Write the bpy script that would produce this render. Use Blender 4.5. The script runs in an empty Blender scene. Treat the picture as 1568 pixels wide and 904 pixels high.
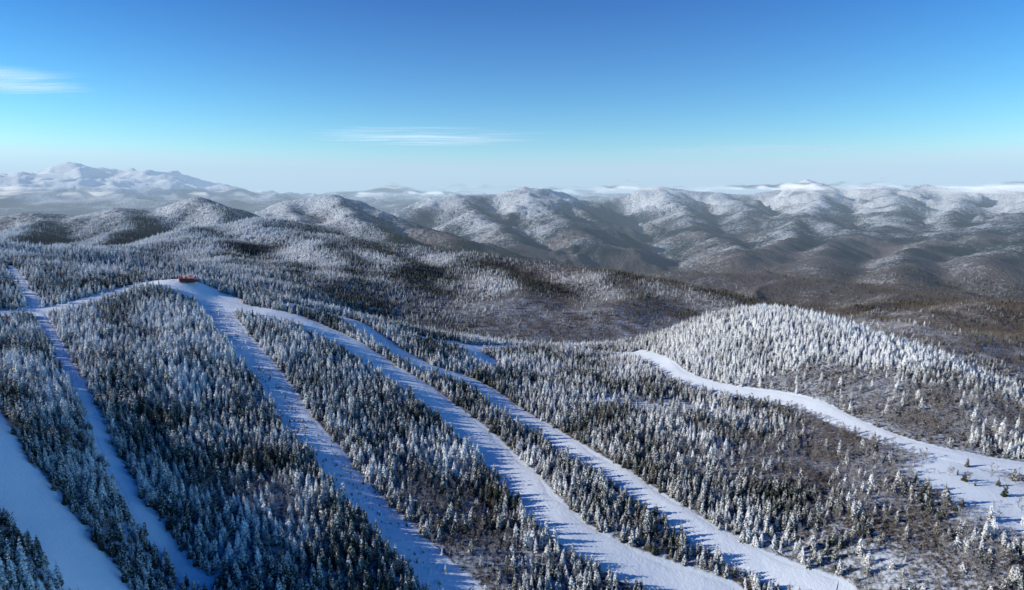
import bpy, math, random
import numpy as np
from mathutils import Vector
rng=np.random.default_rng(7); random.seed(7)
scene=bpy.context.scene
# ---------------- image pixel coordinates -> world directions (viewpoint at the origin)
PITCH=math.radians(8.85); F=1040.0
def ray(u,v):
    dx=(u-784)/F; dy=(452-v)/F
    d=np.array([dx, math.cos(PITCH)+dy*math.sin(PITCH), -math.sin(PITCH)+dy*math.cos(PITCH)])
    return d/np.linalg.norm(d)
# ---------------- noise
def perlin(x,y,seed=0):
    xi=np.floor(x).astype(np.int64); yi=np.floor(y).astype(np.int64)
    xf=x-xi; yf=y-yi
    def g(ix,iy,dx,dy):
        h=(ix*374761393+iy*668265263+seed*974634777)&0xffffffff
        h=((h^(h>>13))*1274126177)&0xffffffff
        h=h^(h>>16)
        a=h*(2*math.pi/4294967296.0)
        return np.cos(a)*dx+np.sin(a)*dy
    u=xf*xf*xf*(xf*(xf*6-15)+10); v=yf*yf*yf*(yf*(yf*6-15)+10)
    a=g(xi,yi,xf,yf); b=g(xi+1,yi,xf-1,yf); c=g(xi,yi+1,xf,yf-1); d=g(xi+1,yi+1,xf-1,yf-1)
    return (a+(b-a)*u)+((c+(d-c)*u)-(a+(b-a)*u))*v
def fbm(x,y,oct=4,seed=0):
    s=0;a=1.0;f=1.0
    for o in range(oct):
        s=s+a*perlin(x*f,y*f,seed+o); a*=.5; f*=2.03
    return s
def ridged(x,y,oct=5,seed=0):
    s=0;a=.5;f=1.0;w=1.0
    for o in range(oct):
        n=1-np.abs(perlin(x*f,y*f,seed+o))*1.7
        n=np.clip(n,0,1)**2
        s=s+a*n*w; w=np.clip(n*1.6,0,1); a*=.5; f*=2.1
    return s
def ss(a,b,x):
    t=np.clip((x-a)/(b-a),0,1); return t*t*(3-2*t)
# ---------------- terrain control points
pix=[ # u,v,distance
(280,430,870),(220,435,880),(330,458,840),(400,478,790),(450,466,830),(515,485,810),
(20,408,1050),(60,478,830),(0,480,830),(140,457,850),(0,372,1500),(100,400,1200),(200,420,1000),(0,395,1200),
(0,560,680),(100,560,680),(0,650,520),(150,700,520),(0,780,432),(-120,760,425),(-120,640,500),(0,900,380),(170,900,412),(250,860,440),(400,900,410),(300,800,460),
(250,560,660),(300,650,580),(450,700,530),(600,560,690),(640,600,640),(800,700,560),(600,800,470),(784,900,430),(700,530,800),(740,545,790),
(850,535,880),(980,542,880),(1150,476,930),(1060,497,940),(1250,490,920),(1350,520,890),(1568,605,830),(1460,558,860),
(1100,597,740),(1230,620,710),(1350,668,660),(1568,720,640),(1568,800,560),(1568,900,500),(1200,900,470),(1000,650,620),(1200,750,540),(1000,780,500),(1400,800,530),
# middle ridge faces
(600,440,2000),(600,490,1500),(800,470,1800),(900,510,1500),(1000,490,1750),(400,425,1800),(450,450,1400),
# valley
(1450,545,1550),(1300,485,2600),(1568,470,3100),
]
C=[]
for u,v,d in pix:
    p=ray(u,v)*d; C.append(p)
polar=[ # az deg, r, z
(-25,1150,-195),(-15,1100,-240),(-5,1150,-275),(5,1200,-305),(15,1250,-335),(22,1250,-345),(30,1150,-345),(38,1100,-350),(-33,1350,-140),
(-28,4800,-450),(-18,4800,-480),(-8,4600,-540),(0,4000,-560),(8,3500,-580),(-20,3000,-310),(-10,2900,-360),(0,2700,-400),
(12,4600,-680),(25,4800,-720),(36,4500,-720),(0,6500,-640),(12,6500,-720),(25,6500,-760),(36,6500,-760),(5,9000,-640),(18,9000,-700),(32,9000,-720),
(-30,7800,-560),(-20,8000,-560),(-12,8000,-560),(-8,12500,-500),(2,13000,-450),(-38,5500,-450),(-26,5500,-480),(-15,6300,-500),(18,12500,-380),(34,12500,-380),
(-40,15000,-560),(-30,15000,-560),(-20,16000,-530),(-10,18000,-500),(0,18000,-480),(12,18500,-480),(25,18500,-480),(40,18500,-480),
(-10,30000,-350),(5,30000,-350),(20,30000,-350),(40,30000,-350),
(-45,45000,-600),(-25,45000,-600),(0,45000,-500),(25,45000,-500),(45,45000,-500),
(-41,24000,200),(-37,24000,310),(-34,24000,380),(-32.6,24000,680),(-30.5,24000,410),(-28,24000,600),(-25.5,24000,330),(-23,24000,20),(-20,24000,-250),
(-38,31000,-100),(-32,31000,-100),(-26,31000,-200),
(-60,300,-240),(-60,800,-170),(-60,2000,-200),(-60,6000,-300),(-60,15000,-400),
(60,300,-270),(60,800,-300),(60,2000,-420),(60,6000,-700),(60,15000,-200),
(-60,150,-250),(-20,200,-245),(0,200,-250),(20,200,-258),(60,150,-270),(0,330,-240),(30,350,-262),(-30,320,-228),
]
for a,r,z in polar:
    a=math.radians(a); C.append(np.array([r*math.sin(a),r*math.cos(a),z]))
C=np.round(np.array(C))
def warp(x,y):
    r=np.sqrt(x*x+y*y)+1e-6
    return np.arctan2(x,y), np.log(r)
ca,cl=warp(C[:,0],C[:,1])
def kern(d2): return 0.5*d2*np.log(d2+1e-9)
n=len(C)
K=kern((ca[:,None]-ca)**2+(cl[:,None]-cl)**2)+np.eye(n)*2e-5
Pm=np.stack([np.ones(n),ca,cl],1)
A=np.zeros((n+3,n+3)); A[:n,:n]=K; A[:n,n:]=Pm; A[n:,:n]=Pm.T
W=np.linalg.solve(A,np.concatenate([C[:,2],np.zeros(3)]))
# ridge crests  slope, crest rounding, (u,v,distance)
ridges_px=[
(.34,90,[(100,392,2300),(150,385,2500),(230,374,2900),(300,356,3300),(400,336,3600),(450,346,3500),(520,364,3200),(620,380,3000),(720,391,2800),(800,402,2700),(900,418,2500),(1000,432,2300),(1080,448,2150),(1150,472,1980)]),
(.36,50,[(400,336,3600),(450,368,2900),(500,400,2350),(530,430,1850)]),
(.36,50,[(520,364,3200),(590,396,2500),(650,440,1850)]),
(.36,50,[(720,391,2800),(770,425,2200),(820,462,1700)]),
(.36,50,[(900,418,2500),(930,450,2000),(960,480,1650)]),
(.34,50,[(300,356,3300),(330,382,2700),(380,420,1800)]),
(.22,120,[(1000,430,4200),(1100,420,4300),(1200,427,4200),(1330,440,3900),(1450,468,3200),(1568,502,2700),(1700,540,2300)]),
(.45,70,[(-80,345,5600),(0,333,5600),(60,325,5600),(120,330,5500),(190,320,5300),(240,324,5200),(320,304,5200),(365,319,5100)]),
(.45,40,[(320,304,5200),(342,330,4600),(352,360,4000)]),
(.45,40,[(190,320,5300),(190,345,4600),(170,368,4000)]),
(.45,40,[(60,325,5600),(40,350,4800),(10,370,4100)]),
(.45,60,[(380,325,6500),(440,309,6300),(510,299,6200),(560,320,6000),(620,345,5600),(700,362,5100)]),
(.45,40,[(510,299,6200),(540,332,5300),(590,360,4600)]),
(.45,40,[(440,309,6300),(450,330,5500),(470,350,4900)]),
(.42,60,[(540,322,8500),(640,318,8500),(700,300,9000),(760,297,9500),(800,287,9500),(840,295,9500),(880,318,8800),(930,345,8000)]),
(.42,50,[(700,300,9000),(750,338,7200),(800,372,5600)]),
(.36,50,[(800,287,9500),(850,328,7600),(900,364,6000)]),
(.42,60,[(880,309,11500),(960,298,12000),(1010,287,12000),(1060,292,12200),(1100,296,12500),(1150,300,12800),(1200,288,13000),(1240,275,13200),(1280,288,13300),(1350,284,13300),(1390,293,13300),(1420,282,13200),(1480,295,13000),(1520,288,13000),(1568,297,12800),(1680,302,12600)]),
(.44,50,[(1010,287,12000),(1050,320,9800),(1070,350,7600),(1130,380,5900)]),
(.36,50,[(1100,296,12500),(1150,318,10400),(1140,340,8600)]),
(.48,50,[(1240,275,13200),(1260,305,10900),(1225,330,8900),(1210,365,6700),(1130,393,5300)]),
(.36,50,[(1225,330,8900),(1290,345,8000),(1310,362,7000)]),
(.40,50,[(1350,284,13300),(1380,312,10800),(1360,345,8200),(1270,375,6300),(1240,405,5000)]),
(.50,50,[(1480,295,13000),(1450,322,10200),(1460,350,7900),(1390,385,5900),(1380,415,4800)]),
(.40,50,[(1600,297,12800),(1570,328,9400),(1575,366,6800),(1500,404,5200)]),
(.36,50,[(1570,328,9400),(1520,345,8000),(1490,368,6700)]),
]
ridges=[]
for s,w,pl in ridges_px:
    pts=np.round(np.array([ray(u,v)*d for u,v,d in pl])); q=[]
    for i in range(len(pts)-1):
        m=8
        for t in np.arange(m)/m: q.append(pts[i]*(1-t)+pts[i+1]*t)
    q.append(pts[-1]); q=np.array(q)
    q[:,:2]+=np.stack([perlin(q[:,0]/500,q[:,1]/500,3),perlin(q[:,0]/500+7,q[:,1]/500,4)],1)*150
    ridges.append((s,w,q))
def height(x,y):
    x=np.asarray(x,float); y=np.asarray(y,float); sh=x.shape
    x=x.ravel(); y=y.ravel(); out=np.empty_like(x)
    order=np.argsort(x*x+y*y); x=x[order]; y=y[order]
    for i in range(0,len(x),40000):
        xs=x[i:i+40000]; ys=y[i:i+40000]; a,l=warp(xs,ys); r=np.exp(l)
        z=W[n]+W[n+1]*a+W[n+2]*l
        z=z+kern((a[:,None]-ca)**2+(l[:,None]-cl)**2)@W[:n]
        if r.min()<3000: z=z+2.2*fbm(xs/70,ys/70,2,3)*(1-ss(1500,3000,r))
        if r.max()>1100:
            mid=ss(1050,2200,r)*(1-ss(5000,9000,r)); far=ss(4200,8500,r)
            z=z+mid*60*(ridged(xs/700+3,ys/700,4,11)-.38)
            z=z+far*(110+ss(15500,21000,r)*330)*(ridged(xs/2400,ys/3200,6,23)-.42)
            rn=ridged(xs/1150+.3*fbm(xs/600,ys/600,2,88),ys/1150,5,91)-.4
            rn2=fbm(xs/260,ys/260,3,95)
            if r.max()>1300 and r.min()<19000:
                base=z
                for s,w,q in ridges:
                    dm=np.full(xs.shape,1e9); zz=np.zeros(xs.shape)
                    for qx,qy,qz in q:
                        d2=(xs-qx)**2+(ys-qy)**2; k=d2<dm; dm=np.where(k,d2,dm); zz=np.where(k,qz,zz)
                    d=np.sqrt(dm); dd=np.sqrt(d*d+w*w)-w
                    amp=ss(0,550,d)*(r/9000+.3)
                    c=zz-s*dd+rn*200*amp+rn2*18*np.clip(r/6000,.3,1.3)
                    h_=np.clip(40-np.abs(z-c),0,40)
                    z=np.maximum(z,c)+h_*h_/160
                z=base+(z-base)*ss(1200,1600,r)
        out[order[i:i+40000]]=z
    return out.reshape(sh)
TT=np.concatenate([np.arange(250,1400,3.0)])
def hit(u,v):
    d=ray(u,v); p=TT[:,None]*d; h=height(p[:,0],p[:,1])
    k=np.argmax(p[:,2]<h)
    return np.round(p[k])
# ---------------- trails
trails_px=[
("A",27,[(262,432),(300,445),(335,464),(400,478),(470,497),(540,530),(600,572),(650,602),(700,642),(745,682),(790,727),(832,777),(885,822),(955,862),(1045,902),(1120,930)]),
("B",20,[(450,468),(515,485),(560,505),(600,535),(650,562),(700,578),(740,597),(775,625),(830,660),(900,702),(970,747),(1040,797),(1110,837),(1200,882),(1280,910)]),
("C",23,[(315,458),(350,500),(390,550),(430,600),(460,650),(500,700),(540,750),(590,800),(640,850),(705,910)]),
("D",9,[(15,408),(35,435),(60,480),(85,530),(125,600),(160,680),(195,750),(240,820),(315,905)]),
("E",16,[(-60,482),(0,480),(60,478),(130,462),(215,437),(262,432)]),
("F",29,[(-70,600),(-20,680),(20,735),(60,790),(110,850),(160,920)]),
("G",20,[(975,542),(1005,552),(1040,575),(1100,597),(1180,608),(1240,622),(1310,655),(1400,686),(1490,706),(1568,720),(1640,735)]),
("H",20,[(640,517),(690,527),(725,533),(850,533),(980,543)]),
("I",24,[(700,527),(740,548),(752,558)]),
("J",14,[(1400,686),(1450,715),(1500,745),(1568,785),(1640,820)]),
]
def smooth(pts,step=4.0):
    pts=np.array(pts); P=np.vstack([2*pts[0]-pts[1],pts,2*pts[-1]-pts[-2]]); out=[]
    for i in range(1,len(P)-2):
        p0,p1,p2,p3=P[i-1:i+3]; m=max(2,int(np.linalg.norm(p2-p1)/step))
        for t in np.arange(m)/m:
            out.append(.5*((2*p1)+(p2-p0)*t+(2*p0-5*p1+4*p2-p3)*t*t+(3*p1-p0-3*p2+p3)*t**3))
    out.append(pts[-1]); return np.array(out)
trails=[]
for nm,w,pl in trails_px:
    wp=[hit(u,v)[:2] for u,v in pl]
    trails.append((nm,w,smooth(wp)))
clear=[ (hit(300,445)[:2],24),(hit(335,462)[:2],24),(hit(365,474)[:2],18),(hit(40,478)[:2],10)]
def trail_dist(x,y):
    best=np.full(x.shape,1e6)
    m=(x*x+y*y)<1500**2
    xs=x[m]; ys=y[m]; b=np.full(xs.shape,1e6)
    for nm,w,pl in trails:
        if nm=='J': continue
        q=pl[::2]
        for i in range(0,len(xs),40000):
            dx=xs[i:i+40000,None]-q[:,0]; dy=ys[i:i+40000,None]-q[:,1]
            d=np.sqrt((dx*dx+dy*dy).min(1))-w/2
            b[i:i+40000]=np.minimum(b[i:i+40000],d)
    for c,r in clear:
        b=np.minimum(b,np.hypot(xs-c[0],ys-c[1])-r)
    best[m]=b; return best
jp=trails[-1][2]; trails_draw=trails[:-1]
sparse=[(hit(1010,622)[:2],42,.75),(hit(1120,640)[:2],38,.6),(hit(920,610)[:2],30,.6),(hit(1500,750)[:2],42,.85),(hit(1568,790)[:2],38,.85),(hit(1360,880)[:2],30,.6),(hit(1220,850)[:2],22,.45),(hit(650,700)[:2],28,.3),(hit(1440,718)[:2],27,.75)]
decid=[(hit(380,760)[:2],45,.8),(hit(760,860)[:2],50,.8),(hit(650,740)[:2],35,.5),(hit(1400,620)[:2],110,1.2),(hit(1250,590)[:2],60,1.),(hit(1100,700)[:2],70,.45),(hit(1300,740)[:2],80,.6),(hit(1500,850)[:2],80,.6),(hit(1000,800)[:2],45,.4),(hit(450,880)[:2],50,.4),((270,1530),330,.9),((130,1480),250,.6),((1250,3300),1900,1.1),((1100,1500),500,.8)]
confr=[(hit(1150,490)[:2],110,1.),(hit(1350,545)[:2],90,.8),(hit(250,500)[:2],90,.4),(hit(350,560)[:2],60,.3)]
def field(L,x,y):
    s=np.zeros(x.shape)
    for c,r,a in L: s=s+a*np.exp(-((x-c[0])**2+(y-c[1])**2)/(r*r))
    return s
def species(x,y):
    r=np.hypot(x,y)
    return np.clip(.02+.6*fbm(x/80,y/80,3,31)*(1-ss(1500,3500,r))+.5*fbm(x/500,y/500,3,37)*ss(900,2500,r)+.3*ss(2500,5000,r)+field(decid,x,y)-field(confr,x,y),0,1)
def frost_shadef(x,y,z,gx):
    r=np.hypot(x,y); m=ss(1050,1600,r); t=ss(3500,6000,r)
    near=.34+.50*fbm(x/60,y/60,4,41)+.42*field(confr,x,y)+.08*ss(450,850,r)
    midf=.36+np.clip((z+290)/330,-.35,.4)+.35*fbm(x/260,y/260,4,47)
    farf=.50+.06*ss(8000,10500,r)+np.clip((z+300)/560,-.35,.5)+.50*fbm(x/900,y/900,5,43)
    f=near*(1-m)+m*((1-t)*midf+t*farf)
    return np.clip(f+np.clip(gx,-.33,.33)*ss(900,1800,r)*(1.3-.55*t),0,1)  # slope facing shifts frost: lit left and shaded right sides put into colour
# ---------------- helpers
def mesh_obj(name,verts,faces,mats=(),smooth_=False,coll=None,matidx=None):
    me=bpy.data.meshes.new(name)
    verts=np.asarray(verts,dtype=np.float32)
    if isinstance(faces,np.ndarray):
        k=faces.shape[1]; me.vertices.add(len(verts)); me.vertices.foreach_set("co",verts.ravel())
        me.loops.add(faces.size); me.loops.foreach_set("vertex_index",faces.ravel().astype(np.int32))
        me.polygons.add(len(faces)); me.polygons.foreach_set("loop_start",np.arange(0,faces.size,k,dtype=np.int32))
        me.update(calc_edges=True)
    else:
        me.from_pydata([tuple(v) for v in verts],[],faces)
    if smooth_: me.polygons.foreach_set("use_smooth",np.ones(len(me.polygons),bool))
    for m in mats: me.materials.append(m)
    if matidx is not None: me.polygons.foreach_set("material_index",np.asarray(matidx,np.int32))
    me.update()
    ob=bpy.data.objects.new(name,me); (coll or scene.collection).objects.link(ob); return ob
def attr(me,name,arr,dom='POINT',typ='FLOAT'):
    a=me.attributes.new(name,typ,dom)
    a.data.foreach_set('value' if typ in('FLOAT','INT') else 'vector',np.asarray(arr).ravel())
class NT:
    def __init__(s,name,world=None):
        s.m=bpy.data.materials.new(name); s.m.use_nodes=True; s.t=s.m.node_tree; s.t.nodes.clear()
        s.out=s.t.nodes.new('ShaderNodeOutputMaterial')
    def n(s,typ,inp={},**kw):
        nd=s.t.nodes.new(typ)
        for k,v in kw.items(): setattr(nd,k,v)
        for k,v in inp.items():
            if isinstance(v,bpy.types.NodeSocket): s.t.links.new(v,nd.inputs[k])
            else: nd.inputs[k].default_value=v
        return nd
    def math(s,op,a,b=0.,c=None,clamp=False):
        d={0:a,1:b}
        if c is not None: d[2]=c
        return s.n('ShaderNodeMath',d,operation=op,use_clamp=clamp).outputs[0]
    def noise(s,vec,scale,detail=4,rough=.55):
        return s.n('ShaderNodeTexNoise',{'Vector':vec,'Scale':scale,'Detail':detail,'Roughness':rough}).outputs[0]
    def mix(s,f,a,b):
        nd=s.t.nodes.new('ShaderNodeMix'); nd.data_type='RGBA'
        for i,v in ((0,f),(6,a),(7,b)):
            if isinstance(v,bpy.types.NodeSocket): s.t.links.new(v,nd.inputs[i])
            elif i==0: nd.inputs[i].default_value=v
            else: nd.inputs[i].default_value=(*v,1)
        return nd.outputs[2]
    def ramp(s,f,a,b):
        return s.n('ShaderNodeMapRange',{0:f,1:a,2:b},interpolation_type='SMOOTHSTEP').outputs[0]
    def attr(s,name,inst=False):
        return s.n('ShaderNodeAttribute',attribute_name=name,attribute_type='INSTANCER' if inst else 'GEOMETRY').outputs['Fac']
    def surf(s,x): s.t.links.new(x,s.out.inputs['Surface'])
# ---------------- materials
def conifer_mat():
    M=NT('frosted_spruce_needles')
    oc=M.n('ShaderNodeTexCoord').outputs['Object']; rnd=M.n('ShaderNodeObjectInfo').outputs['Random']
    off=M.n('ShaderNodeVectorMath',{0:oc,1:M.n('ShaderNodeCombineXYZ',{0:M.math('MULTIPLY',rnd,93.),1:M.math('MULTIPLY',rnd,41.)}).outputs[0]},operation='ADD').outputs[0]
    nz=M.noise(off,.9,2,.6)
    nrm=M.n('ShaderNodeSeparateXYZ',{0:M.n('ShaderNodeNewGeometry').outputs['Normal']}).outputs[2]
    up=M.math('MULTIPLY',M.math('ABSOLUTE',nrm),.22)
    hz=M.math('MULTIPLY',M.n('ShaderNodeSeparateXYZ',{0:oc}).outputs[2],.014)
    fr=M.attr('frost_shade',True)
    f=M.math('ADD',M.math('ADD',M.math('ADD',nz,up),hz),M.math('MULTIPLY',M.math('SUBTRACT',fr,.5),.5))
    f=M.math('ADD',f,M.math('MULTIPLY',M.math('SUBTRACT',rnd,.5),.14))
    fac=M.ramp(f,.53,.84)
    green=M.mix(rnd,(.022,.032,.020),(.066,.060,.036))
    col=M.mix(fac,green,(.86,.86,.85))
    b=M.n('ShaderNodeBsdfPrincipled',{'Base Color':col,'Roughness':.85,'Specular IOR Level':.15})
    M.surf(b.outputs[0]); return M.m
def bark_mat(name,a,b_,frost_shade=.75,lo=.5,hi=.9):
    M=NT(name)
    oc=M.n('ShaderNodeTexCoord').outputs['Object']; rnd=M.n('ShaderNodeObjectInfo').outputs['Random']
    nz=M.noise(oc,1.1,2,.6); fr=M.attr('frost_shade',True)
    f=M.math('ADD',nz,M.math('MULTIPLY',fr,.45))
    col=M.mix(rnd,a,b_)
    col=M.mix(M.math('MULTIPLY',M.ramp(f,lo,hi),frost_shade),col,(.68,.69,.71))
    b=M.n('ShaderNodeBsdfPrincipled',{'Base Color':col,'Roughness':.9,'Specular IOR Level':.1})
    M.surf(b.outputs[0]); return M.m
def snow_mat(name,scale=1.,groom=False):
    M=NT(name)
    p=M.n('ShaderNodeNewGeometry').outputs['Position']
    n1=M.noise(p,.05,5); n2=M.noise(p,.6,4)
    col=M.mix(n1,(.76,.82,.87),(.86,.89,.91))
    h=M.math('ADD',M.math('MULTIPLY',n1,2.),M.math('MULTIPLY',n2,.5))
    bump=M.n('ShaderNodeBump',{'Height':h,'Strength':.7,'Distance':.7}).outputs[0]
    b=M.n('ShaderNodeBsdfPrincipled',{'Base Color':col,'Roughness':.6,'Specular IOR Level':.3,'Normal':bump})
    M.surf(b.outputs[0]); return M.m
def terrain_mat():
    M=NT('mountain_forest_ground')
    p=M.n('ShaderNodeNewGeometry').outputs['Position']
    snow=M.attr('snow'); dec=M.attr('decid'); fr=M.attr('frost_shade'); far=M.attr('far')
    nn=M.noise(p,.35,5,.65); nb=M.noise(p,.03,3)
    floor=M.mix(M.ramp(M.math('ADD',nn,M.math('MULTIPLY',M.math('SUBTRACT',nb,.5),.5)),.42,.64),(.075,.060,.050),(.52,.56,.62))
    near=M.mix(M.ramp(M.math('ADD',snow,M.math('MULTIPLY',M.math('SUBTRACT',nn,.5),.8)),.2,.8),floor,(.78,.84,.88))
    g1=M.noise(p,.028,6,.7); g2=M.noise(p,.0022,5,.6)
    vor=M.n('ShaderNodeTexVoronoi',{'Vector':p,'Scale':.07}).outputs['Distance']
    dd=M.ramp(M.math('ADD',dec,M.math('MULTIPLY',M.math('SUBTRACT',g2,.5),1.2)),.25,.65)
    base=M.mix(dd,(.034,.046,.054),(.140,.120,.112))
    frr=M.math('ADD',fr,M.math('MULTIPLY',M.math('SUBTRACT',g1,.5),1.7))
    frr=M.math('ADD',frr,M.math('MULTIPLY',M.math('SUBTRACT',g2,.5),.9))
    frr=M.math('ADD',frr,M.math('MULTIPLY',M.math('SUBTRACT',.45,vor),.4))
    frost_shade=M.math('MULTIPLY',M.ramp(frr,.2,1.1),.88)
    can=M.mix(frost_shade,base,(.74,.77,.80))
    s2=M.ramp(M.math('ADD',snow,M.math('MULTIPLY',M.math('SUBTRACT',g1,.5),.9)),.45,.6)
    can=M.mix(s2,can,(.88,.90,.91))
    col=M.mix(far,near,can)
    h=M.math('ADD',M.math('MULTIPLY',vor,-9.),M.math('MULTIPLY',g1,40.))
    hf=M.math('MULTIPLY',h,far)
    bump=M.n('ShaderNodeBump',{'Height':M.math('ADD',hf,M.math('MULTIPLY',nn,.5)),'Strength':.8,'Distance':1.0}).outputs[0]
    b=M.n('ShaderNodeBsdfPrincipled',{'Base Color':col,'Roughness':.9,'Specular IOR Level':.1,'Normal':bump})
    M.surf(b.outputs[0]); return M.m
def plain(name,col,rough=.7,metal=0.,snow=0.):
    M=NT(name); p=M.n('ShaderNodeTexCoord').outputs['Object']
    c=M.mix(M.noise(p,1.5,4),tuple(x*.8 for x in col),col)
    if snow: c=M.mix(M.ramp(M.noise(p,.45,4),1-snow-.06,1-snow+.06),c,(.82,.85,.88))
    b=M.n('ShaderNodeBsdfPrincipled',{'Base Color':c,'Roughness':rough,'Metallic':metal}); M.surf(b.outputs[0]); return M.m
m_con=conifer_mat(); m_trunk=bark_mat('conifer_bark',(.06,.045,.035),(.09,.07,.055),.3)
m_bare=bark_mat('bare_tree_twigs',(.115,.085,.062),(.22,.170,.130),.6)
m_snow=snow_mat('groomed_snow'); m_ter=terrain_mat()
# ---------------- terrain mesh
lr=np.concatenate([np.arange(math.log(150),math.log(1150),.0042),np.arange(math.log(1150),math.log(15000),.0055),np.arange(math.log(15000),math.log(27000),.008),np.arange(math.log(27000),math.log(46000),.02)])
az=np.radians(np.linspace(-60,60,900)); R=np.exp(lr)
X=R[:,None]*np.sin(az); Y=R[:,None]*np.cos(az); Z=height(X,Y)
def blur(a,k=2):
    for ax in (0,1):
        p=np.pad(a,[(k,k) if i==ax else (0,0) for i in (0,1)],mode='edge'); m=a.shape[ax]
        a=sum(np.take(p,np.arange(j,j+m),axis=ax) for j in range(2*k+1))/(2*k+1)
    return a
Zs=blur(Z,3)
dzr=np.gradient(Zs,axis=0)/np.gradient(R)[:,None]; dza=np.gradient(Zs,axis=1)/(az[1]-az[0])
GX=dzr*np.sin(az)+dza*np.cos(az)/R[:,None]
def sample(G,x,y):
    a=np.arctan2(x,y); l=np.log(np.hypot(x,y))
    fi=np.clip(np.interp(l,lr,np.arange(len(lr))),0,len(lr)-1.001); fj=np.clip((a-az[0])/(az[1]-az[0]),0,len(az)-1.001)
    i=fi.astype(int); j=fj.astype(int); u=fi-i; v=fj-j
    return (G[i,j]*(1-u)+G[i+1,j]*u)*(1-v)+(G[i,j+1]*(1-u)+G[i+1,j+1]*u)*v
nr,na=X.shape
idx=np.arange(nr*na).reshape(nr,na)
faces=np.stack([idx[:-1,:-1],idx[:-1,1:],idx[1:,1:],idx[1:,:-1]],-1).reshape(-1,4)
ter=mesh_obj('snowy_mountain_terrain',np.stack([X,Y,Z],-1).reshape(-1,3),faces,[m_ter],True)
x=X.ravel();y=Y.ravel();z=Z.ravel();r=np.hypot(x,y)
td=trail_dist(x,y)
sn=np.clip(ss(5,-1,td)+ .0,0,1)
sn=np.maximum(sn,np.clip(field(sparse,x,y)*.9,0,.9)*(r<1100))
farsnow=ss(9500,11500,r)*ss(-60,70,z+90*fbm(x/500,y/500,3,51))*.68+ss(17000,19500,r)*ss(-20,170,z+120*fbm(x/900,y/900,4,52))
sn=np.clip(np.where(r>4000,farsnow,sn),0,1)
attr(ter.data,'snow',sn); attr(ter.data,'decid',species(x,y)); attr(ter.data,'frost_shade',frost_shadef(x,y,z,GX.ravel())); attr(ter.data,'far',ss(1300,2600,r))
# ---------------- trail ribbons
for ti,(nm,w,pl) in enumerate(trails_draw):
    t=np.gradient(pl,axis=0); t/=np.linalg.norm(t,axis=1)[:,None]+1e-9; nrm=np.stack([-t[:,1],t[:,0]],1)
    s=np.cumsum(np.r_[0,np.linalg.norm(np.diff(pl,axis=0),axis=1)])
    wl=w/2*(1+.4*fbm(s/30,s*0+1.3,4,ti*7+5)); wr=w/2*(1+.4*fbm(s/30,s*0+7.7,4,ti+3))
    k=13; T=np.linspace(0,1,k)
    off=(-wl[:,None]*(1-T)+wr[:,None]*T)
    px=pl[:,0,None]+nrm[:,0,None]*off; py=pl[:,1,None]+nrm[:,1,None]*off
    edge=.30-.5*(np.abs(T-.5)*2)**4
    pz=height(px,py)+edge+.1+.012*ti
    ii=np.arange(px.size).reshape(px.shape)
    fc=np.stack([ii[:-1,:-1],ii[1:,:-1],ii[1:,1:],ii[:-1,1:]],-1).reshape(-1,4)
    mesh_obj('ski_trail',np.stack([px,py,pz],-1).reshape(-1,3),fc[:,::-1],[m_snow],True)
# ---------------- tree prototypes
protos=bpy.data.collections.new('tree_kinds')
def conifer(name,h,Rr,tiers,seed):
    rr=random.Random(seed); V=[];Fc=[];MI=[]
    def add(vs,fs,mi):
        b=len(V); V.extend(vs); Fc.extend([tuple(b+i for i in f) for f in fs]); MI.extend([mi]*len(fs))
    k=6; ring0=[(.16*math.cos(i*2*math.pi/k),.16*math.sin(i*2*math.pi/k),-.6) for i in range(k)]
    add(ring0+[(0,0,h)],[(i,(i+1)%k,k) for i in range(k)],1)
    for t in range(tiers):
        f=t/(tiers-1); z=h*(.07+.90*f); rad=Rr*((1-f)**.75)*(.82+.36*rr.random())+.14
        nb=rr.randint(7,9) if f<.8 else 5; a0=rr.random()*6.28
        for b in range(nb):
            if rr.random()<.08: continue
            a=a0+b*2*math.pi/nb+rr.uniform(-.25,.25); L=rad*rr.uniform(.7,1.15)
            zz=z+rr.uniform(-.25,.25); dr=L*rr.uniform(.18,.5) if f<.85 else -L*.4
            wd=L*rr.uniform(.28,.42)+.14; c,s_=math.cos(a),math.sin(a)
            def P(l,w_,dz): return (c*l-s_*w_,s_*l+c*w_,zz+dz)
            lift=.12*L+.12
            add([P(.05,0,.12),P(L*.6,wd,-dr*.6-.2),P(L*.62,0,-dr*.45+lift),P(L*.6,-wd,-dr*.6-.2),P(L,0,-dr)],
                [(0,2,1),(0,3,2),(1,2,4),(2,3,4)],0)
    return mesh_obj(name,V,Fc,[m_con,m_trunk],False,protos,MI)
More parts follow.
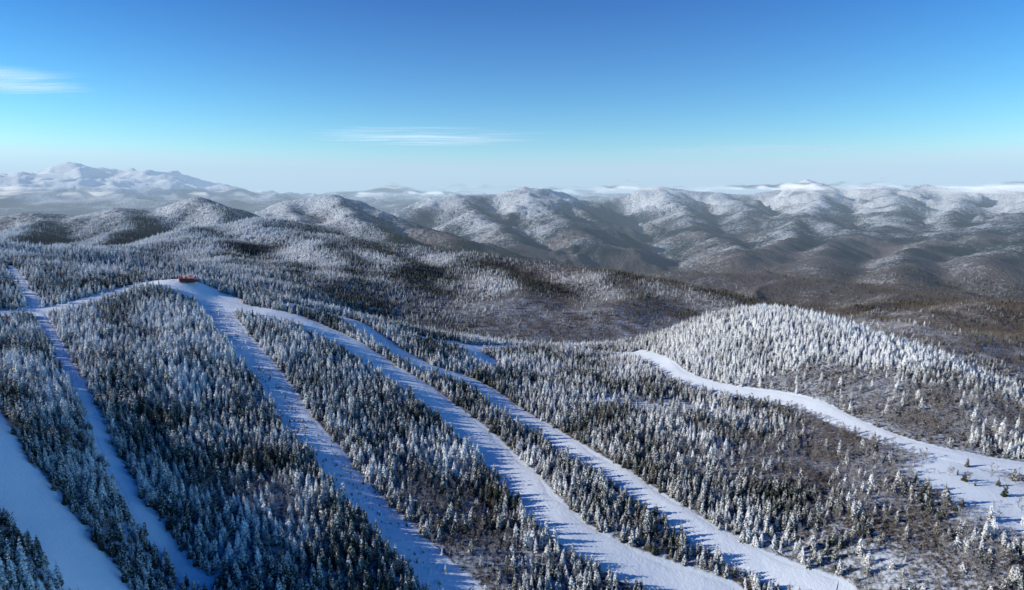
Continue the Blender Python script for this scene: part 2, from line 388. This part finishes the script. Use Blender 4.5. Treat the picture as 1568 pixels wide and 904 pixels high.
def bare(name,h,seed):
    rr=random.Random(seed); V=[];Fc=[]
    def stick(p,q,r0,r1,k=3):
        p=np.array(p);q=np.array(q);d=q-p;d/=np.linalg.norm(d)+1e-9
        u=np.cross(d,[.3,.9,.1]);u/=np.linalg.norm(u);v=np.cross(d,u);b=len(V)
        for (c,rad) in((p,r0),(q,r1)):
            for i in range(k):
                a=i*2*math.pi/k; V.append(tuple(c+rad*(u*math.cos(a)+v*math.sin(a))))
        for i in range(k): Fc.append((b+i,b+(i+1)%k,b+k+(i+1)%k,b+k+i))
    pts=[(0,0,-.5)]
    for i in range(1,5): pts.append((pts[-1][0]+rr.uniform(-.25,.25),pts[-1][1]+rr.uniform(-.25,.25),h*.22*i))
    for i in range(4): stick(pts[i],pts[i+1],.17-.035*i,.135-.035*i,4)
    for l in range(12):
        f=rr.uniform(.25,.95); k=min(3,int(f*4)); t=f*4-k; p=np.array(pts[k])*(1-t)+np.array(pts[k+1])*t
        a=rr.random()*6.28; L=h*.32*(1.15-f)*rr.uniform(.8,1.2)+.5
        q=p+np.array([math.cos(a)*L*.7,math.sin(a)*L*.7,L*.8]); stick(p,q,.06,.03)
        for m in range(6):
            g=rr.uniform(.25,1); s0=p*(1-g)+q*g; a2=a+rr.uniform(-1.5,1.5); l2=rr.uniform(.6,1.4)
            e=s0+np.array([math.cos(a2)*l2*.7,math.sin(a2)*l2*.7,l2*rr.uniform(.2,.9)])
            d=e-s0; sd=np.cross(d,[rr.uniform(-1,1),rr.uniform(-1,1),rr.uniform(-1,1)]); sd/=np.linalg.norm(sd)+1e-9
            b=len(V); V.extend([tuple(s0-sd*.06),tuple(s0+sd*.06),tuple(e)]); Fc.append((b,b+1,b+2))
            for w_ in range(3):
                g2=rr.uniform(.2,1); s1=s0+d*g2; e1=s1+d*rr.uniform(.3,.6)+sd*rr.uniform(-.7,.7); b=len(V)
                V.extend([tuple(s1-[0,0,.09]),tuple(s1+[0,0,.09]),tuple(e1)]); Fc.append((b,b+1,b+2))
    return mesh_obj(name,V,Fc,[m_bare],False,protos)
conifer('kind_a_spruce',12,2.6,12,1); conifer('kind_b_spruce',10.5,2.9,10,2); conifer('kind_c_fir',13,2.2,13,3); conifer('kind_d_spruce',9,2.7,9,4)
bare('kind_e_birch',9,5); bare('kind_f_maple',8.5,6)
# ---------------- forest scatter via geometry nodes
ng=bpy.data.node_groups.new('scatter_trees','GeometryNodeTree')
ng.interface.new_socket('Geometry',in_out='INPUT',socket_type='NodeSocketGeometry'); ng.interface.new_socket('Geometry',in_out='OUTPUT',socket_type='NodeSocketGeometry')
N=ng.nodes; L=ng.links
gi=N.new('NodeGroupInput'); go=N.new('NodeGroupOutput'); ci=N.new('GeometryNodeCollectionInfo'); ip=N.new('GeometryNodeInstanceOnPoints')
ci.inputs['Collection'].default_value=protos; ci.inputs['Separate Children'].default_value=True; ci.inputs['Reset Children'].default_value=True
def na_(name,typ):
    a=N.new('GeometryNodeInputNamedAttribute'); a.data_type=typ; a.inputs['Name'].default_value=name; return a.outputs['Attribute']
er=N.new('FunctionNodeEulerToRotation')
L.new(gi.outputs[0],ip.inputs['Points']); L.new(ci.outputs[0],ip.inputs['Instance']); ip.inputs['Pick Instance'].default_value=True
L.new(na_('kind','INT'),ip.inputs['Instance Index']); L.new(na_('rot','FLOAT_VECTOR'),er.inputs[0]); L.new(er.outputs[0],ip.inputs['Rotation']); L.new(na_('scl','FLOAT_VECTOR'),ip.inputs['Scale'])
L.new(ip.outputs[0],go.inputs[0])
def forest(name,x,y,zoff,scale):
    z=sample(Z,x,y); sp=species(x,y); fr=frost_shadef(x,y,z,sample(GX,x,y)); m=len(x)
    dec=rng.random(m)<np.clip((sp-.25)*1.25,0.08,.95)
    kind=np.where(dec,rng.integers(4,6,m),rng.integers(0,4,m)).astype(np.int32)
    s=scale*np.clip(rng.normal(1,.28,m),.4,1.8)
    scl=np.stack([s*rng.uniform(.85,1.2,m),s*rng.uniform(.85,1.2,m),s],1)
    rot=np.stack([rng.normal(0,.04,m),rng.normal(0,.04,m),rng.uniform(0,6.28,m)],1)
    me=bpy.data.meshes.new(name); me.vertices.add(m); me.vertices.foreach_set('co',np.stack([x,y,z+zoff],1).astype(np.float32).ravel())
    attr(me,'kind',kind,typ='INT'); attr(me,'rot',rot,typ='FLOAT_VECTOR'); attr(me,'scl',scl,typ='FLOAT_VECTOR'); attr(me,'frost_shade',fr)
    ob=bpy.data.objects.new(name,me); scene.collection.objects.link(ob)
    md=ob.modifiers.new('scatter','NODES'); md.node_group=ng; return ob
sp_=3.3
gx,gy=np.meshgrid(np.arange(-1000,1000,sp_),np.arange(150,1300,sp_)); x=gx.ravel()+rng.uniform(-.7,.7,gx.size)*sp_; y=gy.ravel()+rng.uniform(-.7,.7,gx.size)*sp_
r=np.hypot(x,y); a=np.degrees(np.arctan2(x,y)); k=(np.abs(a)<42)&(r>270)&(r<1300)
x,y=x[k],y[k]; td=trail_dist(x,y); r=np.hypot(x,y)
keep=(td>rng.uniform(0,3.5,len(x)))&(rng.random(len(x))>np.clip(field(sparse,x,y),0,.93))&(rng.random(len(x))<.82+.1*ss(550,800,r))
x,y,td,r=x[keep],y[keep],td[keep],r[keep]
forest('conifer_forest',x,y,-.3,np.where(td<12,.70,.78)*(1-.13*ss(500,850,r)))
nm,w,pl=trails[2]; kk=rng.integers(10,len(pl),600); bx=pl[kk,0]+rng.normal(0,8,600); by=pl[kk,1]+rng.normal(0,8,600)
forest('trail_brush',bx,by,-.2,rng.uniform(.1,.3,600))
M_=130000
rr_=np.exp(rng.uniform(math.log(1250),math.log(5000),M_*2)); pr=(rr_/5000)**.6; kq=rng.random(len(rr_))<pr; rr_=rr_[kq][:M_]
aa=np.radians(rng.uniform(-40,40,len(rr_)))
x=rr_*np.sin(aa); y=rr_*np.cos(aa)
forest('distant_forest',x,y,-.5,np.clip(.8+(rr_-1300)/4000*.6,.8,1.35))
# ---------------- summit lodge
def box(V,Fc,c,s,rz=0):
    b=len(V)
    for sz in(-1,1):
        for sx,sy in((-1,-1),(1,-1),(1,1),(-1,1)):
            V.append((c[0]+sx*s[0]/2,c[1]+sy*s[1]/2,c[2]+sz*s[2]/2))
    Fc+= [(b,b+3,b+2,b+1),(b+4,b+5,b+6,b+7),(b,b+1,b+5,b+4),(b+1,b+2,b+6,b+5),(b+2,b+3,b+7,b+6),(b+3,b,b+4,b+7)]
def part(name,boxes,mat,par):
    V=[];Fc=[]
    for c,s in boxes: box(V,Fc,c,s)
    o=mesh_obj(name,V,Fc,[mat]); o.parent=par; return o
def empty(name,p,rz):
    e=bpy.data.objects.new(name,None); e.location=p; e.rotation_euler=(0,0,rz); scene.collection.objects.link(e); return e
red=plain('red_painted_boards',(.36,.04,.03)); roofred=plain('red_metal_roof',(.36,.05,.04),.5,0.,.45); dark=plain('dark_wood',(.05,.035,.03)); glass=plain('window_glass',(.03,.04,.05),.15); steel=plain('painted_steel',(.10,.12,.13),.5,.4)
p=hit(287,433); g=float(height(np.array([p[0]]),np.array([p[1]]))[0])
lodge=empty('ski_lodge',(p[0],p[1],g-.1),math.radians(12)); lodge.scale=(.95,.95,.95)
part('stone_base',[((0,0,.2),(17.4,8.4,1.4))],dark,lodge)
part('walls',[((0,0,2.9),(17,8,4.0)),((10.8,.5,2.3),(4.6,6,2.8))],red,lodge)
V=[(-9.3,-5,4.75),(9.3,-5,4.75),(9.3,0,7.6),(-9.3,0,7.6),(-9.3,5,4.75),(9.3,5,4.75)]; V+=[(a,b,c+.45) for a,b,c in V]
ro=mesh_obj('roof',V,[(0,3,2,1),(3,4,5,2),(6,7,8,9),(9,8,11,10),(0,1,7,6),(1,2,8,7),(2,5,11,8),(5,4,10,11),(4,3,9,10),(3,0,6,9)],[roofred]); ro.parent=lodge
V=[(-8.5,-4,4.9),(-8.5,4,4.9),(-8.5,0,7.3),(8.5,-4,4.9),(8.5,4,4.9),(8.5,0,7.3)]
ga=mesh_obj('gables',V,[(0,2,1),(3,4,5)],[red]); ga.parent=lodge
part('annex_roof',[((10.9,.5,3.9),(5.4,7,.4))],m_snow,lodge)
part('windows',[((-6+3*i,-4.03,3.1),(1.6,.06,1.5)) for i in (0,1,3,4)],glass,lodge)
part('door',[((0,-4.04,2.2),(1.3,.08,2.4))],dark,lodge)
part('deck',[((0,-5.8,.85),(15,3.2,.3))]+[((-7+2.33*i,-7.3,1.5),(.12,.12,1.1)) for i in range(7)]+[((0,-7.3,2.1),(15,.14,.12))],dark,lodge)
part('chimney',[((-4,1.5,7.6),(1,1,2.4))],dark,lodge)
def cyl(name,p,rad,h,mat,par,axis='Z',k=20):
    V=[];Fc=[]
    for zz in(-h/2,h/2):
        for i in range(k):
            a=i*2*math.pi/k; V.append((rad*math.cos(a),rad*math.sin(a),zz))
    Fc=[tuple(range(k))[::-1],tuple(range(k,2*k))]+[(i,(i+1)%k,k+(i+1)%k,k+i) for i in range(k)]
    o=mesh_obj(name,V,Fc,[mat]); o.parent=par; o.location=p; return o
p=hit(352,442); g=float(height(np.array([p[0]]),np.array([p[1]]))[0])
lt=empty('chairlift_terminal',(p[0],p[1],g),math.radians(-35))
part('frame',[((-3,0,2),(.6,.6,4.4)),((3,0,2),(.6,.6,4.4)),((0,0,4.3),(9,1.2,.6))],steel,lt)
part('hood',[((0,0,5.2),(9.5,3.4,1.3))],plain('grey_panel',(.3,.32,.34)),lt)
cyl('bullwheel',(4.6,0,4.2),2.2,.25,steel,lt)
part('operator_hut',[((-2,4.5,1.4),(2.6,2.4,2.9)),((-2,4.5,3.0),(3.2,3.0,.25))],red,lt)
# ---------------- haze volume
M=NT('haze_air'); SIG=1/31000
ab=M.n('ShaderNodeVolumeAbsorption',{'Color':(0,0,0,1),'Density':SIG})
em=M.n('ShaderNodeEmission',{'Color':(.53,.71,.90,1),'Strength':SIG})
ad=M.n('ShaderNodeAddShader',{0:ab.outputs[0],1:em.outputs[0]}); M.t.links.new(ad.outputs[0],M.out.inputs['Volume'])
bx=[(sx*60000,(2600 if sy<0 else 60000),(-1500 if sz<0 else 1500)) for sx in(-1,1) for sy in(-1,1) for sz in(-1,1)]
hz=mesh_obj('haze',bx,[(0,1,3,2),(4,6,7,5),(0,4,5,1),(2,3,7,6),(0,2,6,4),(1,5,7,3)],[M.m])
# ---------------- clouds
def cloud_mat(name,sc,lo,hi,amt,tw,colr,nv=None,dv=None):
    M=NT(name); p=M.n('ShaderNodeNewGeometry').outputs['Position']
    v=M.n('ShaderNodeVectorMath',{0:p,1:sc},operation='MULTIPLY').outputs[0]
    nz=M.noise(v,1.,7,.6); e=M.attr('edge')
    nz=M.math('ADD',nz,M.math('MULTIPLY',M.math('SUBTRACT',e,1.),.25))
    al=M.math('MULTIPLY',M.math('MULTIPLY',M.ramp(nz,lo,hi),e),amt)
    d=M.n('ShaderNodeBsdfDiffuse',{'Color':(*colr,1)}); t=M.n('ShaderNodeBsdfTranslucent',{'Color':(*colr,1)})
    for vec,nd in ((nv,t),(dv,d)):
        if vec:
            nn=M.n('ShaderNodeVectorMath',{0:vec},operation='NORMALIZE').outputs[0]; M.t.links.new(nn,nd.inputs['Normal'])
    mx=M.n('ShaderNodeMixShader',{0:tw,1:d.outputs[0],2:t.outputs[0]}); tr=M.n('ShaderNodeBsdfTransparent')
    M.surf(M.n('ShaderNodeMixShader',{0:al,1:tr.outputs[0],2:mx.outputs[0]}).outputs[0]); return M.m
def bank(r0,a0,a1,z0,z1,seed,mat):
    na=160; nz=14; a=np.radians(np.linspace(a0,a1,na)); t=np.linspace(0,1,nz)
    top=z1+(z1-z0)*.5*fbm(np.degrees(a)/3,a*0,3,seed)
    rr=r0*(1+.03*fbm(np.degrees(a)/4,a*0+5,2,seed))
    X=(rr*np.sin(a))[:,None]+0*t; Y=(rr*np.cos(a))[:,None]+400*np.sin(t*3)[None]; Z=z0+(top-z0)[:,None]*t
    e=(np.sin(np.pi*t)**.8)[None]*np.minimum(1,np.minimum(np.arange(na),na-1-np.arange(na))/15.)[:,None]
    ii=np.arange(X.size).reshape(X.shape); fc=np.stack([ii[:-1,:-1],ii[1:,:-1],ii[1:,1:],ii[:-1,1:]],-1).reshape(-1,4)
    o=mesh_obj('low_cloud_bank',np.stack([X,Y,Z],-1).reshape(-1,3),fc,[mat],True); attr(o.data,'edge',np.clip(e,0,1))
DV=(-.62,-.62,.48)
mb=cloud_mat('cloud_vapour',(1/2000,1/2000,1/150),.42,.62,.85,.15,(.93,.95,.97),None,DV); mc=cloud_mat('thin_cloud_vapour',(1/2600,1/2600,1/200),.42,.68,.6,.15,(.93,.95,.97),None,DV)
bank(11400,5,42,-110,190,5,mb); bank(16500,-42,8,-280,130,6,mb); bank(26000,-18,44,-380,260,8,mc)
mw=cloud_mat('cirrus_ice',(1/3500,1/700,1/500),.28,.66,.62,.97,(.92,.96,1),(.8,.1,-.5))
def wisp(a0,a1,r0,r1,zz,mat):
    na,nq=60,30; A_,Q=np.meshgrid(np.radians(np.linspace(a0,a1,na)),np.linspace(r0,r1,nq),indexing='ij')
    e=np.sin(np.linspace(0,np.pi,na))[:,None]*np.sin(np.linspace(0,np.pi,nq))[None]
    X=Q*np.sin(A_);Y=Q*np.cos(A_);Z=X*0+zz+60*fbm(X/3000,Y/3000,2,9); ii=np.arange(X.size).reshape(X.shape)
    fc=np.stack([ii[:-1,:-1],ii[1:,:-1],ii[1:,1:],ii[:-1,1:]],-1).reshape(-1,4)
    o=mesh_obj('wispy_cloud',np.stack([X,Y,Z],-1).reshape(-1,3),fc,[mat],True); attr(o.data,'edge',np.clip(e,0,1)**.7)
wisp(-17,4,18000,28000,1650,mw); wisp(-41,-30,11500,15500,1650,mw); wisp(8,32,26000,36000,1650,mw)
# ---------------- sun, sky, camera
EL=math.radians(21); sd=np.array([-.985,-.10]); sd/=np.linalg.norm(sd); rot=math.atan2(sd[0],sd[1])
tos=Vector((sd[0]*math.cos(EL),sd[1]*math.cos(EL),math.sin(EL)))
sl=bpy.data.lights.new('sun','SUN'); sl.energy=5; sl.angle=math.radians(.5); sl.color=(1,.97,.89)
so=bpy.data.objects.new('sun',sl); so.rotation_euler=tos.to_track_quat('Z','Y').to_euler(); scene.collection.objects.link(so)
w=bpy.data.worlds.new("World"); scene.world=w; w.use_nodes=True; wt=w.node_tree; bg=wt.nodes['Background']
sk=wt.nodes.new('ShaderNodeTexSky'); sk.sky_type='NISHITA'; sk.sun_disc=False; sk.sun_elevation=EL; sk.sun_rotation=(-rot)%(2*math.pi); sk.altitude=1200; sk.air_density=1.0; sk.dust_density=.3; sk.ozone_density=3.
sp3=wt.nodes.new('ShaderNodeSeparateColor'); cb=wt.nodes.new('ShaderNodeCombineColor'); wt.links.new(sk.outputs[0],sp3.inputs[0])
def wm(op,a,b):
    nd=wt.nodes.new('ShaderNodeMath'); nd.operation=op
    for i,v in enumerate((a,b)):
        if isinstance(v,bpy.types.NodeSocket): wt.links.new(v,nd.inputs[i])
        else: nd.inputs[i].default_value=v
    return nd.outputs[0]
ch=[wm('MULTIPLY',wm('POWER',sp3.outputs[i],g_),k_) for i,(g_,k_) in enumerate(((3.2,.055),(1.95,.49),(1.45,1.2)))]
ch[1]=wm('MINIMUM',ch[1],wm('MULTIPLY',ch[2],.95)); ch[0]=wm('MINIMUM',ch[0],wm('MULTIPLY',ch[1],.62))
for i in range(3): wt.links.new(ch[i],cb.inputs[i])
wt.links.new(cb.outputs[0],bg.inputs[0]); bg.inputs[1].default_value=.06
cam=bpy.data.cameras.new('camera'); co=bpy.data.objects.new('camera',cam); scene.collection.objects.link(co)
cam.sensor_width=36; cam.lens=36*F/1568; cam.clip_start=1; cam.clip_end=150000
co.rotation_euler=(math.pi/2-PITCH,0,0); scene.camera=co
scene.view_settings.view_transform='Standard'; scene.view_settings.look='None'; scene.view_settings.exposure=0
